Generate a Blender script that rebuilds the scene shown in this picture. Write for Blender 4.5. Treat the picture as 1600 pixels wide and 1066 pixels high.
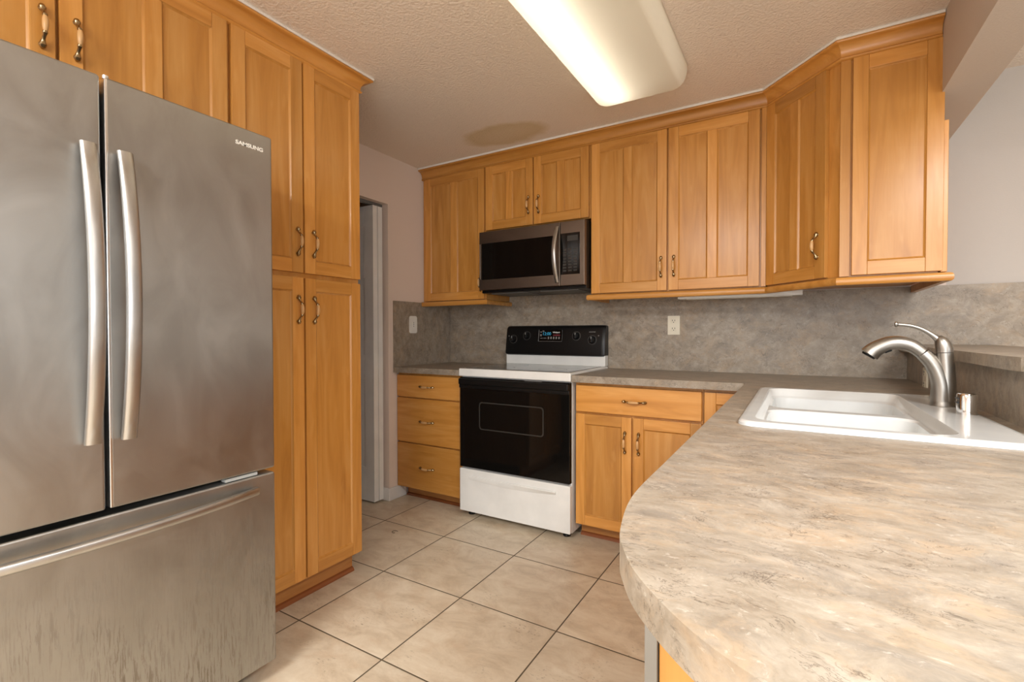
import bpy, bmesh, math, random
from mathutils import Vector, Matrix
from mathutils.geometry import tessellate_polygon
random.seed(7)
S = bpy.context.scene
COL = S.collection
for o in list(bpy.data.objects): bpy.data.objects.remove(o, do_unlink=True)

# ------------------------------------------------------------------ camera
cam_d = bpy.data.cameras.new('camera'); cam = bpy.data.objects.new('camera', cam_d); COL.objects.link(cam)
yaw, pitch, roll = 0.53587575, -0.0161998903, 0.00154367
f = Vector((-math.sin(yaw)*math.cos(pitch), math.cos(yaw)*math.cos(pitch), math.sin(pitch)))
r = Vector((math.cos(yaw), math.sin(yaw), 0)); d = f.cross(r)
c_, s_ = math.cos(roll), math.sin(roll)
r2 = c_*r + s_*d; d2 = -s_*r + c_*d
cam.matrix_world = Matrix(((r2.x, -d2.x, -f.x, 0), (r2.y, -d2.y, -f.y, 0), (r2.z, -d2.z, -f.z, 1.145), (0, 0, 0, 1)))
cam_d.sensor_width = 36; cam_d.lens = 749.29/1600*36; cam_d.clip_start = .02
S.camera = cam
S.view_settings.view_transform = 'Standard'; S.view_settings.look = 'None'
S.view_settings.gamma = 1; S.view_settings.use_curve_mapping = False
S.view_settings.exposure = 0.35

# ------------------------------------------------------------------ world and daylight
W = bpy.data.worlds.new('world'); S.world = W; W.use_nodes = True
W.node_tree.nodes['Background'].inputs[0].default_value = (.75, .85, 1, 1)
W.node_tree.nodes['Background'].inputs[1].default_value = 1.0
def area(name, loc, rot, sx, sy, power, col):
    l = bpy.data.lights.new(name, 'AREA'); l.shape = 'RECTANGLE'; l.size = sx; l.size_y = sy
    l.energy = power; l.color = col
    o = bpy.data.objects.new(name, l); COL.objects.link(o); o.location = loc; o.rotation_euler = rot
    return o
# daylight entering through the rear window and the dining room window
area('rear_window_daylight', (.9, -2.93, 1.40), (math.radians(90), 0, 0), 2.3, 1.5, 46, (.94, .97, 1))
area('dining_window_daylight', (3.93, -1.5, 1.40), (math.radians(90), 0, math.radians(90)), 2.3, 1.4, 32, (.90, .95, 1))

# added fill lights, dining side and rear, for ceiling-bounced flash; no real fixtures
area('dining_overhead_fill', (1.15, .05, 2.30), (0, 0, 0), .8, .8, 64, (.97, .98, .97))
area('rear_overhead_fill', (-.75, -1.2, 2.32), (0, 0, 0), .9, .9, 80, (.96, .98, .97))

# ------------------------------------------------------------------ node helpers
class NT:
    def __init__(s, name):
        s.m = bpy.data.materials.new(name); s.m.use_nodes = True; s.t = s.m.node_tree
        s.b = s.t.nodes['Principled BSDF']; s.out = s.t.nodes['Material Output']
    def n(s, typ, ins=None, **kw):
        nd = s.t.nodes.new(typ)
        for k, v in kw.items(): setattr(nd, k, v)
        for k, v in (ins or {}).items(): s.set(nd, k, v)
        return nd
    def set(s, nd, k, v):
        i = nd.inputs[k]
        if isinstance(v, bpy.types.NodeSocket): s.t.links.new(v, i)
        elif isinstance(v, bpy.types.Node): s.t.links.new(v.outputs[0], i)
        else: i.default_value = v
    def math(s, op, a, b=0.0, c=0.0, clamp=False):
        return s.n('ShaderNodeMath', {0: a, 1: b, 2: c}, operation=op, use_clamp=clamp).outputs[0]
    def ramp(s, fac, stops, interp='LINEAR'):
        nd = s.n('ShaderNodeValToRGB', {0: fac}); cr = nd.color_ramp; cr.interpolation = interp
        while len(cr.elements) < len(stops): cr.elements.new(.5)
        for e, (p, c) in zip(cr.elements, stops):
            e.position = p; e.color = c if len(c) == 4 else (*c, 1)
        return nd.outputs[0]
    def mix(s, fac, a, b, blend='MIX'):
        nd = s.n('ShaderNodeMix', data_type='RGBA', blend_type=blend)
        s.set(nd, 0, fac); s.set(nd, 6, a if not isinstance(a, tuple) else (*a, 1)[:4]); s.set(nd, 7, b if not isinstance(b, tuple) else (*b, 1)[:4])
        return nd.outputs[2]
    def noise(s, vec, scale, detail=4, rough=.5, dist=0.0):
        return s.n('ShaderNodeTexNoise', {'Vector': vec, 'Scale': scale, 'Detail': detail, 'Roughness': rough, 'Distortion': dist}).outputs[0]
    def mapping(s, vec, scale=(1, 1, 1), loc=(0, 0, 0), rot=(0, 0, 0)):
        return s.n('ShaderNodeMapping', {'Vector': vec, 'Scale': scale, 'Location': loc, 'Rotation': rot}).outputs[0]
    def bump(s, h, strength, dist=.01):
        return s.n('ShaderNodeBump', {'Height': h, 'Strength': strength, 'Distance': dist}).outputs[0]
    def P(s, **kw):
        for k, v in kw.items(): s.set(s.b, k.replace('_', ' '), v if not (isinstance(v, tuple) and len(v) == 3 and k == 'Base_Color') else (*v, 1))
        return s.m
    def geo(s): return s.n('ShaderNodeNewGeometry').outputs['Position']

def simple(name, col, rough=.5, metal=0.0, spec=.5, coat=0.0):
    t = NT(name); v = t.noise(t.geo(), 9, 3)
    c = t.mix(t.ramp(v, [(.3, (0, 0, 0)), (.7, (1, 1, 1))]), tuple(x*.95 for x in col), tuple(min(1, x*1.04) for x in col))
    t.P(Base_Color=c, Roughness=rough, Metallic=metal); t.set(t.b, 'Specular IOR Level', spec); t.set(t.b, 'Coat Weight', coat)
    return t.m

def wood_mat(name, dark, mid, light, rough=.34):
    t = NT(name)
    g = t.n('ShaderNodeAttribute', attribute_name='grain').outputs['Vector']
    tone = t.n('ShaderNodeAttribute', attribute_name='tone').outputs['Fac']
    fine = t.noise(t.mapping(g, (6, 160, 160)), 1, 4, .6, .3)
    broad = t.noise(t.mapping(g, (1.5, 16, 16)), 1, 3, .55, 1.2)
    fleck = t.noise(t.mapping(g, (9, 30, 30)), 1, 2, .5)
    c = t.ramp(broad, [(.25, dark), (.5, mid), (.78, light)])
    c = t.mix(t.math('MULTIPLY', fine, .45), c, dark)
    c = t.mix(t.ramp(fleck, [(.62, (0, 0, 0)), (.8, (.35, .35, .35))]), c, light)
    k = t.math('MULTIPLY_ADD', tone, .34, .83)
    c = t.mix(1.0, c, t.n('ShaderNodeCombineColor', {0: k, 1: k, 2: t.math('MULTIPLY_ADD', tone, .42, .79)}).outputs[0], 'MULTIPLY')
    t.P(Base_Color=c, Roughness=t.math('MULTIPLY_ADD', fine, .14, rough-.07), Normal=t.bump(fine, .04, .002))
    t.set(t.b, 'Coat Weight', .25); t.set(t.b, 'Coat Roughness', .22)
    return t.m

M = {}
M['wood'] = wood_mat('honey_maple', (.45, .185, .032), (.61, .278, .058), (.71, .37, .11))
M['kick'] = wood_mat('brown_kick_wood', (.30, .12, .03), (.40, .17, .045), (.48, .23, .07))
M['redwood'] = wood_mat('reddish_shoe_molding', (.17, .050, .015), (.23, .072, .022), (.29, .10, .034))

def laminate():
    t = NT('marbled_laminate'); p = t.geo()
    wv = t.n('ShaderNodeTexNoise', {'Vector': p, 'Scale': 8.0, 'Detail': 5.0}).outputs['Color']
    q = t.n('ShaderNodeVectorMath', {0: p, 1: t.n('ShaderNodeVectorMath', {0: wv, 'Scale': .075}, operation='SCALE').outputs[0]}, operation='ADD').outputs[0]
    q = t.mapping(q, (1, 1.75, 1.2), (0, 0, 0), (0, 0, math.radians(8)))
    def at(o, sc=(1, 1, 1)): return t.mapping(q, sc, o)
    def mask(v, lo, hi, k=1.0): return t.ramp(v, [(lo, (0, 0, 0)), (hi, (k, k, k))])
    a = t.noise(at((0, 0, 0)), 13, 12, .74, .3)
    c = t.ramp(a, [(.30, (.20, .158, .115)), (.44, (.285, .238, .182)), (.56, (.35, .299, .237)), (.70, (.435, .382, .312))])
    c = t.mix(t.math('MULTIPLY', mask(t.noise(at((7, 3, 1)), 9, 10, .78, .4), .50, .65), .54), c, (.43, .305, .19))
    c = t.mix(t.math('MULTIPLY', mask(t.noise(at((2, 13, 5)), 11, 10, .78, .4), .50, .65), .62), c, (.195, .172, .148))
    c = t.mix(mask(t.noise(at((3, 3, 8)), 55, 6, .72, .3), .59, .71, .6), c, (.58, .53, .455))
    c = t.mix(mask(t.noise(at((5, 1, 3)), 48, 6, .72, .3), .59, .71, .62), c, (.14, .11, .08))
    for o_, sc, w_, k in (((4, 9, 2), 10, .010, .85), ((1, 2, 8), 17, .014, .8)):
        v = t.math('ABSOLUTE', t.math('SUBTRACT', t.noise(at(o_), sc, 7, .68, 1.0), .5))
        m = t.math('MULTIPLY', t.ramp(v, [(0, (k, k, k)), (w_, (0, 0, 0))]), mask(t.noise(at((o_[1], 1, 1)), 13, 4), .52, .60))
        c = t.mix(m, c, (.085, .063, .045))
    return t.P(Base_Color=c, Roughness=t.math('MULTIPLY_ADD', a, .15, .36), Normal=t.bump(a, .05, .002))
M['laminate'] = laminate()

def steel(name, col, rough, smudge=.12, streaks=False):
    t = NT(name); p = t.geo()
    br = t.noise(t.mapping(p, (4, 4, 500)), 1, 3, .6)
    sm = t.noise(t.mapping(p, (1, 3.2, 1.8)), 2.2, 5, .6, 1.2)
    R = t.math('MULTIPLY_ADD', sm, smudge, rough-smudge/2)
    R = t.math('MULTIPLY_ADD', br, .07, R)
    c = t.mix(t.ramp(sm, [(.35, (0, 0, 0)), (.7, (1, 1, 1))]), tuple(x*.87 for x in col), col)
    if streaks:   # dried cleaning runs on the freezer front, thicker towards one end
        st = t.noise(t.mapping(p, (1, 190, 15)), 1, 5, .7, .5)
        z = t.n('ShaderNodeSeparateXYZ', {0: p}).outputs
        big = t.noise(t.mapping(p, (1, 5, 3.5)), 1, 3, .5)
        m = t.math('MULTIPLY', t.ramp(st, [(.50, (0, 0, 0)), (.57, (1, 1, 1))]),
                   t.math('MULTIPLY', t.ramp(big, [(.36, (.15, .15, .15)), (.62, (1, 1, 1))]),
                          t.n('ShaderNodeMapRange', {0: z[2], 1: .60, 2: .40, 3: 0.0, 4: .85}).outputs[0]))
        c = t.mix(m, c, (.25, .215, .165)); R = t.math('MULTIPLY_ADD', m, .3, R)
    return t.P(Base_Color=c, Metallic=1.0, Roughness=R, Normal=t.bump(br, .025, .001), Anisotropic=.55)
M['steel'] = steel('brushed_stainless', (.43, .422, .40), .34, .16)
M['steel_drawer'] = steel('streaked_stainless', (.43, .422, .40), .36, .14, True)
M['steel_handle'] = steel('handle_stainless', (.52, .51, .49), .32, .05)
M['steel_warm'] = steel('bronze_tinted_stainless', (.17, .13, .10), .32, .06)
M['bright_trim'] = simple('bright_metal_trim', (.85, .85, .85), .30, 1.0)
M['bracket'] = simple('light_grey_bracket', (.42, .44, .43), .4)
M['nickel'] = simple('brushed_nickel', (.34, .32, .29), .36, 1.0)
M['chrome'] = simple('chrome', (.80, .80, .80), .10, 1.0)
M['brass'] = simple('aged_brass', (.36, .27, .15), .25, 1.0)
M['grip'] = simple('tan_wooden_grip', (.62, .36, .15), .35)
M['black_glass'] = simple('black_glass', (.005, .0045, .004), .06, 0, .28)
M['cooktop'] = simple('grey_ceramic_glass', (.05, .05, .05), .10, 0, .6)
M['black'] = simple('black_plastic', (.006, .006, .006), .32, 0, .3)
M['dark_gap'] = simple('dark_gasket', (.02, .02, .02), .7)
M['grey_side'] = simple('grey_painted_steel', (.16, .16, .155), .5)
M['enamel'] = simple('white_enamel', (.80, .80, .77), .25)
M['porcelain'] = simple('white_sink_porcelain', (.68, .69, .68), .16, 0, .5, .3)
M['ivory'] = simple('ivory_plastic', (.76, .70, .56), .4)
M['white_plastic'] = simple('white_plastic', (.80, .79, .74), .4)
M['white_paint'] = simple('white_gloss_paint', (.72, .72, .71), .4)
M['door_paint'] = simple('white_door_paint', (.80, .81, .80), .4)
M['caulk'] = simple('white_caulk', (.82, .78, .72), .6)
M['grey_strip'] = simple('grey_filler', (.20, .185, .16), .5)
M['seam'] = simple('brown_laminate_seam', (.13, .085, .05), .5)
M['print_white'] = simple('white_print', (.75, .75, .72), .5)
M['print_grey'] = simple('grey_print', (.22, .21, .20), .5)
M['print_dim'] = simple('dim_grey_print', (.035, .033, .029), .35)
M['ring_highlight'] = simple('knob_ring_highlight', (.10, .10, .095), .5)  # lighter grey standing in for the glint around the knobs
M['badge'] = simple('silver_badge', (.9, .88, .82), .5, 0)

def paint(name, col, bscale, bstr, dist=.004):
    t = NT(name); p = t.geo()
    h = t.noise(p, bscale, 3, .55); b = t.noise(p, 1.3, 3)
    c = t.mix(t.ramp(b, [(.35, (0, 0, 0)), (.65, (1, 1, 1))]), tuple(x*.97 for x in col), col)
    return t, c, t.bump(h, bstr, dist)
t, c, n = paint('pink_beige_wall_paint', (.77, .66, .585), 160, .12); M['wall'] = t.P(Base_Color=c, Roughness=.75, Normal=n)
t, c, n = paint('pale_grey_wall_paint', (.55, .515, .48), 160, .12); M['wall_grey'] = t.P(Base_Color=c, Roughness=.75, Normal=n)
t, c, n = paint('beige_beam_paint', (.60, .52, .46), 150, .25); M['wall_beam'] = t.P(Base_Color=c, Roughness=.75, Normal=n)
def ceiling_mat():
    t, c, n = paint('textured_ceiling_paint', (.85, .755, .665), 95, .8, .008)
    p = t.geo()
    q = t.n('ShaderNodeVectorMath', {0: p, 1: (1.52, -2.50, 0)}, operation='ADD').outputs[0]
    q = t.n('ShaderNodeVectorMath', {0: q, 1: t.n('ShaderNodeVectorMath', {0: t.n('ShaderNodeTexNoise', {'Vector': p, 'Scale': 7.0}).outputs['Color'], 'Scale': .10}, operation='SCALE').outputs[0]}, operation='ADD').outputs[0]
    q = t.mapping(q, (1/.30, 1/.155, 0), (-.15, -.30, 0))
    L = t.n('ShaderNodeVectorMath', {0: q}, operation='LENGTH').outputs['Value']
    m = t.ramp(L, [(.35, (.5, .5, .5)), (.75, (.62, .62, .62)), (1.05, (0, 0, 0))])
    c = t.mix(m, c, (.56, .42, .17))
    return t.P(Base_Color=c, Roughness=.8, Normal=n)
M['ceiling'] = ceiling_mat()

def floor_mat():
    T, X0, Y0, G = .4573, -1.7012, 1.1961, .0065
    t = NT('beige_stone_tile'); p = t.geo()
    sp = t.n('ShaderNodeSeparateXYZ', {0: p}).outputs
    u = t.math('DIVIDE', t.math('SUBTRACT', sp[0], X0), T); v = t.math('DIVIDE', t.math('SUBTRACT', sp[1], Y0), T)
    def edge(w):
        fr = t.math('FRACT', w); return t.math('MINIMUM', fr, t.math('SUBTRACT', 1.0, fr))
    e = t.math('MULTIPLY', t.math('MINIMUM', edge(u), edge(v)), T)
    cell = t.n('ShaderNodeCombineXYZ', {0: t.math('FLOOR', u), 1: t.math('FLOOR', v)}).outputs[0]
    wn = t.n('ShaderNodeTexWhiteNoise', {'Vector': cell}).outputs
    q = t.n('ShaderNodeVectorMath', {0: p, 1: t.n('ShaderNodeVectorMath', {0: wn['Color'], 'Scale': 9.0}, operation='SCALE').outputs[0]}, operation='ADD').outputs[0]
    a = t.noise(t.mapping(q, (1, 1.7, 1)), 5.5, 10, .70, .6)
    b = t.noise(t.mapping(q, (1, 1.6, 1), (3, 1, 0)), 9, 6, .62, .5)
    c = t.ramp(a, [(.30, (.48, .375, .262)), (.5, (.63, .525, .39)), (.70, (.73, .64, .50))])
    c = t.mix(t.ramp(b, [(.52, (0, 0, 0)), (.72, (.5, .5, .5))]), c, (.55, .40, .265))
    pit = t.noise(t.mapping(q, (1, 2.0, 1)), 70, 3, .55)
    pm = t.ramp(t.noise(q, 6, 3), [(.50, (0, 0, 0)), (.66, (1, 1, 1))])
    pits = t.math('MULTIPLY', t.ramp(pit, [(.60, (0, 0, 0)), (.68, (1, 1, 1))]), pm)
    c = t.mix(t.math('MULTIPLY', pits, .65), c, (.20, .14, .09))
    k = t.math('MULTIPLY_ADD', wn['Value'], .12, .94)
    c = t.mix(1.0, c, t.n('ShaderNodeCombineColor', {0: k, 1: k, 2: k}).outputs[0], 'MULTIPLY')
    gm = t.ramp(t.math('DIVIDE', e, G), [(.36, (1, 1, 1)), (.5, (0, 0, 0))])
    c = t.mix(gm, c, (.10, .075, .045))
    h = t.math('SUBTRACT', t.ramp(t.math('DIVIDE', e, G), [(.3, (0, 0, 0)), (.8, (1, 1, 1))]), t.math('MULTIPLY', pits, .4))
    return t.P(Base_Color=c, Roughness=t.math('MULTIPLY_ADD', gm, .4, .34), Normal=t.bump(h, .35, .002))
M['floor'] = floor_mat()

def lens_mat():
    t = NT('milky_acrylic_lens')
    tr = t.n('ShaderNodeBsdfTranslucent', {'Color': (.93, .88, .78, 1)})
    df = t.n('ShaderNodeBsdfDiffuse', {'Color': (.80, .76, .68, 1)})
    gl = t.n('ShaderNodeBsdfGlossy', {'Color': (1, 1, 1, 1), 'Roughness': .25})
    a = t.n('ShaderNodeMixShader', {0: .45, 1: tr.outputs[0], 2: df.outputs[0]})
    b = t.n('ShaderNodeMixShader', {0: .05, 1: a.outputs[0], 2: gl.outputs[0]})
    t.set(t.out, 'Surface', b.outputs[0]); return t.m
M['lens'] = lens_mat()
def emis(name, col, s):
    t = NT(name); t.set(t.b, 'Base Color', (*col, 1)); t.set(t.b, 'Emission Color', (*col, 1)); t.set(t.b, 'Emission Strength', s); return t.m
M['tube'] = emis('glowing_fluorescent_tube', (1, .95, .85), 3.6)
M['digits'] = emis('blue_clock_digits', (.02, .22, .36), .28)
M['digits_red'] = emis('dim_red_digits', (.12, .01, .015), .1)
t = NT('window_glass'); t.P(Base_Color=(1, 1, 1), Roughness=0.0); t.set(t.b, 'Transmission Weight', 1.0); t.set(t.b, 'IOR', 1.02); M['glass'] = t.m

# ------------------------------------------------------------------ mesh builder
I4 = Matrix.Identity(4)
class MB:
    def __init__(s, m=None): s.v = []; s.f = []; s.mi = []; s.sm = []; s.g = []; s.t = []; s.M = m or I4
    wn = False
    def add(s, verts, faces, mat=0, smooth=False, g=None, tone=None):
        off = len(s.v); rnd = Vector((random.uniform(0, 50), random.uniform(0, 50), random.uniform(0, 50)))
        tn = random.random() if tone is None else tone
        for c in verts:
            c = Vector(c); s.v.append(s.M @ c)
            if g == 0: gc = (c.x, c.y, c.z)
            elif g == 1: gc = (c.y, c.x, c.z)
            else: gc = (c.z, c.x, c.y)
            s.g.append(Vector(gc)+rnd); s.t.append(tn)
        for fc in faces: s.f.append([i+off for i in fc]); s.mi.append(mat); s.sm.append(smooth)
    def box(s, x0, x1, y0, y1, z0, z1, bev=0.0, seg=2, g=2, mat=0, tone=None, m=None):
        bm = bmesh.new(); bmesh.ops.create_cube(bm, size=1)
        for v in bm.verts: v.co = Vector(((x0+x1)/2+v.co.x*(x1-x0), (y0+y1)/2+v.co.y*(y1-y0), (z0+z1)/2+v.co.z*(z1-z0)))
        if bev > 0: s.wn = True
        if bev > 0: bmesh.ops.bevel(bm, geom=bm.edges[:], offset=bev, segments=seg, profile=.5, affect='EDGES')
        if m is not None: bm.transform(m)
        bm.verts.index_update()
        s.add([v.co.copy() for v in bm.verts], [[v.index for v in fc.verts] for fc in bm.faces], mat, bev > 0, g, tone); bm.free()
    def loft(s, rings, cap0=True, cap1=True, mat=0, smooth=True, closed=True, g=None, tone=None):
        n = len(rings[0]); vs = [p for rg in rings for p in rg]; fs = []
        for i in range(len(rings)-1):
            for j in range(n if closed else n-1):
                k = (j+1) % n; fs.append([i*n+j, i*n+k, (i+1)*n+k, (i+1)*n+j])
        if cap0: fs.append(list(range(n))[::-1])
        if cap1: fs.append([(len(rings)-1)*n+j for j in range(n)])
        s.add(vs, fs, mat, smooth, g, tone)
    def tube(s, pts, rad, n=14, mat=0, cap=True, flat=1.0, up=(0, 0, 1), g=None):
        pts = [Vector(p) for p in pts]
        if not hasattr(rad, '__len__'): rad = [rad]*len(pts)
        rings = []; prev = None
        for i, p in enumerate(pts):
            tn = (pts[min(i+1, len(pts)-1)]-pts[max(i-1, 0)]).normalized()
            if prev is None:
                a = Vector(up).cross(tn)
                if a.length < 1e-4: a = Vector((1, 0, 0)).cross(tn)
                a.normalize()
            else: a = (prev-tn*prev.dot(tn)).normalized()
            prev = a; b = tn.cross(a)
            rings.append([p+rad[i]*(a*math.cos(q)+b*flat*math.sin(q)) for q in [2*math.pi*k/n for k in range(n)]])
        s.loft(rings, cap, cap, mat, True, g=g)
    def lathe(s, prof, center, axis='z', n=24, mat=0):
        c = Vector(center); rings = []
        for (rr, h) in prof:
            ring = []
            for k in range(n):
                q = 2*math.pi*k/n; a, b = rr*math.cos(q), rr*math.sin(q)
                ring.append(c+(Vector((a, b, h)) if axis == 'z' else Vector((a, h, -b)) if axis == 'y' else Vector((h, a, b))))
            rings.append(ring)
        s.loft(rings, True, True, mat, True)
    def prism(s, poly, z0, z1, holes=(), mat=0, smooth=False, g=None):
        loops = [[Vector((x, y, 0)) for x, y in poly]]+[[Vector((x, y, 0)) for x, y in h] for h in holes]
        tris = tessellate_polygon(loops); flat = [p for L in loops for p in L]; n = len(flat)
        vs = [(p.x, p.y, z1) for p in flat]+[(p.x, p.y, z0) for p in flat]; fs = []
        for tr in tris:
            a, b, c = [flat[i] for i in tr]
            tr = list(tr) if (b-a).cross(c-a).z > 0 else list(tr)[::-1]
            fs.append(tr); fs.append([i+n for i in tr][::-1])
        s.add(vs, fs, mat, smooth, g)
        off = 0
        for li, L in enumerate(loops):
            m_ = len(L); vv = [(p.x, p.y, z1) for p in L]+[(p.x, p.y, z0) for p in L]
            area_ = sum(L[i].x*L[(i+1) % m_].y-L[(i+1) % m_].x*L[i].y for i in range(m_))
            ccw = (area_ > 0) == (li == 0)
            ff = [[j, j+m_, (j+1) % m_+m_, (j+1) % m_] if ccw else [j, (j+1) % m_, (j+1) % m_+m_, j+m_] for j in range(m_)]
            s.add(vv, ff, mat, smooth, g); off += m_
    def build(s, name, mats, parent=None, label=None, cat=None, kind=None, group=None, root=None):
        me = bpy.data.meshes.new(name)
        rt = root or parent
        while rt is not None and rt.parent is not None: rt = rt.parent
        L = Vector(rt.location) if rt is not None else Vector((0, 0, 0))
        me.from_pydata([tuple(v-L) for v in s.v], [], s.f)
        for m_ in (mats if isinstance(mats, (list, tuple)) else [mats]): me.materials.append(M[m_])
        me.polygons.foreach_set('material_index', s.mi); me.polygons.foreach_set('use_smooth', s.sm)
        a = me.attributes.new('grain', 'FLOAT_VECTOR', 'POINT'); a.data.foreach_set('vector', [x for g in s.g for x in g])
        a = me.attributes.new('tone', 'FLOAT', 'POINT'); a.data.foreach_set('value', s.t)
        bm = bmesh.new(); bm.from_mesh(me); bmesh.ops.recalc_face_normals(bm, faces=bm.faces[:]); bm.to_mesh(me); bm.free()
        if any(s.sm): me.set_sharp_from_angle(angle=math.radians(38))
        me.update()
        o = bpy.data.objects.new(name, me); COL.objects.link(o)
        if s.wn:
            w_ = o.modifiers.new('weighted_normal', 'WEIGHTED_NORMAL'); w_.keep_sharp = True; w_.weight = 80
        if parent is not None: o.parent = parent
        tag(o, label, cat, group, kind); return o
def tag(o, label=None, cat=None, group=None, kind=None):
    if label: o['label'] = label
    if cat: o['category'] = cat
    if group: o['group'] = group
    if kind: o['kind'] = kind
def thing(name, label, cat, loc=(0, 0, 0), group=None):
    o = bpy.data.objects.new(name, None); COL.objects.link(o); o.location = loc; o.empty_display_size = .05
    tag(o, label, cat, group); return o
def bx(name, mat, parent, *a, label=None, **k):
    mb = MB(); mb.box(*a, **k); return mb.build(name, mat, parent, label)
def struct(name, mat, *a, **k):
    mb = MB(); mb.box(*a, **k); return mb.build(name, mat, kind='structure')
def rrect(x0, x1, y0, y1, rad, n=6):
    P = []
    for cx, cy, a0 in ((x1-rad, y1-rad, 0), (x0+rad, y1-rad, 90), (x0+rad, y0+rad, 180), (x1-rad, y0+rad, 270)):
        for k in range(n+1):
            q = math.radians(a0+90*k/n); P.append((cx+rad*math.cos(q), cy+rad*math.sin(q)))
    return P
def smooth_path(pts, n=8):
    P = [Vector(p) for p in pts]; out = []
    for i in range(len(P)-1):
        p0, p1, p2, p3 = P[max(i-1, 0)], P[i], P[i+1], P[min(i+2, len(P)-1)]
        for k in range(n):
            u = k/n; out.append(.5*((2*p1)+(-p0+p2)*u+(2*p0-5*p1+4*p2-p3)*u*u+(-p0+3*p1-3*p2+p3)*u**3))
    out.append(P[-1]); return out
def resample(vals, n=8):
    out = []
    for i in range(len(vals)-1): out += [vals[i]+(vals[i+1]-vals[i])*k/n for k in range(n)]
    return out+[vals[-1]]
def text_mesh(name, body, size, mat, M4, parent, depth=.0006, align='CENTER'):
    cu = bpy.data.curves.new(name, 'FONT'); cu.body = body; cu.size = size; cu.offset = .0004; cu.extrude = depth; cu.align_x = align; cu.align_y = 'CENTER'
    tmp = bpy.data.objects.new('tmp', cu); COL.objects.link(tmp)
    dg = bpy.context.evaluated_depsgraph_get(); me = bpy.data.meshes.new_from_object(tmp.evaluated_get(dg))
    bpy.data.objects.remove(tmp, do_unlink=True); bpy.data.curves.remove(cu)
    rt = parent
    while rt.parent is not None: rt = rt.parent
    me.transform(Matrix.Translation(-Vector(rt.location)) @ M4); me.name = name
    me.materials.clear(); me.materials.append(M[mat])
    o = bpy.data.objects.new(name, me); COL.objects.link(o); o.parent = parent; return o
def face_frame(x, y, z, deg):   # local x runs to the viewer's right, local y into the cabinet, z up
    return Matrix.Translation((x, y, z)) @ Matrix.Rotation(math.radians(deg), 4, 'Z')

YW, XL, XK, ZC = 3.05, -2.39, .47, 2.35      # back wall, left wall, knee wall, ceiling

# ------------------------------------------------------------------ setting
struct('floor', 'floor', -3.8, 4.0, -3.0, YW, -.08, 0)
struct('ceiling', 'ceiling', -3.8, 4.0, -3.0, YW, ZC, ZC+.08)
struct('wall_back', 'wall', -3.8, XK+.145, YW, YW+.12, 0, ZC)
struct('wall_dining', 'wall_grey', XK+.145, 4.0, YW, YW+.12, 0, ZC)
mb = MB()   # left wall with the doorway
mb.box(XL-.12, XL, 2.378, YW, 0, ZC); mb.box(XL-.12, XL, -3.0, 1.62, 0, ZC); mb.box(XL-.12, XL, 1.62, 2.378, 2.022, ZC)
mb.build('wall_left', 'wall', kind='structure')
mb = MB()   # rear wall behind the camera with a window opening
mb.box(-3.8, -.25, -3.12, -3, 0, ZC); mb.box(2.05, 4.0, -3.12, -3, 0, ZC); mb.box(-.25, 2.05, -3.12, -3, 0, .65); mb.box(-.25, 2.05, -3.12, -3, 2.15, ZC)
mb.build('wall_rear', 'wall', kind='structure')
mb = MB()
mb.box(4, 4.12, -3.12, -2.65, 0, ZC); mb.box(4, 4.12, -.35, YW+.12, 0, ZC); mb.box(4, 4.12, -2.65, -.35, 0, .7); mb.box(4, 4.12, -2.65, -.35, 2.1, ZC)
mb.build('wall_right', 'wall_grey', kind='structure')
for nm, m_, w_ in (('window_1', Matrix.Translation((-.25, -3.06, .65)), (2.3, 1.5)), ('window_2', face_frame(4.06, -.35, .7, -90), (2.3, 1.4))):
    mb = MB(m_)
    for a in ((0, .05, -.02, .02, 0, w_[1]), (w_[0]-.05, w_[0], -.02, .02, 0, w_[1]), (w_[0]/2-.025, w_[0]/2+.025, -.02, .02, 0, w_[1]), (0, w_[0], -.02, .02, 0, .05), (0, w_[0], -.02, .02, w_[1]-.05, w_[1])):
        mb.box(*a)
    wf = mb.build(nm, 'white_paint', kind='structure')
    mb = MB(m_); mb.box(.03, w_[0]-.03, -.004, .004, .03, w_[1]-.03); g_ = mb.build('pane', 'glass', wf)
struct('wall_closet', 'wall_grey', -3.8, -3.68, -3.0, YW, 0, ZC)
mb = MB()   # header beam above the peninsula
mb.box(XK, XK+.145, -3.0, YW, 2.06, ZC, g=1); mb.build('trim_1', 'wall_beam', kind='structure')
mb = MB(); mb.box(XL, XL+.016, 2.372, 2.53, 0, .086, .006, 3); mb.box(XL-.06, XL+.016, 2.362, 2.38, 0, .086, .006, 3)
mb.build('baseboard_left', 'white_paint', kind='structure')
mb = MB(); mb.box(XL-.075, XL-.045, 1.63, 2.37, 2.004, 2.022); mb.build('trim_2', 'grey_side', kind='structure')   # track in the head of the opening
# white bifold door folded open against the far side of the doorway
def leaf(name, y0, y1, parent=None):
    mb = MB(); x0, x1 = XL-.035-.40, XL-.035
    mb.box(x0+.001, x1-.001, y0+.006, y1-.006, .013, 1.999)
    for ys in ((y0, y0+.0065), (y1-.0065, y1)):
        for a, c in ((.012, .24), (.86, 1.0), (1.52, 1.62), (1.87, 2.0)): mb.box(x0+.085, x1-.085, ys[0], ys[1], a, c, .001)
        for a, c in ((x0, x0+.085), (x1-.085, x1)): mb.box(a, c, ys[0], ys[1], .012, 2.0, .001)
    o = mb.build(name, 'door_paint', parent, kind=None if parent else 'structure'); return o
dr = leaf('door_1', 2.277, 2.316)
leaf('leaf', 2.321, 2.360, dr)
# knee wall
mb = MB(); mb.box(XK+.012, XK+.125, 1.47, YW, 0, 1.054); mb.build('trim_3', 'wall', kind='structure')

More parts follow.
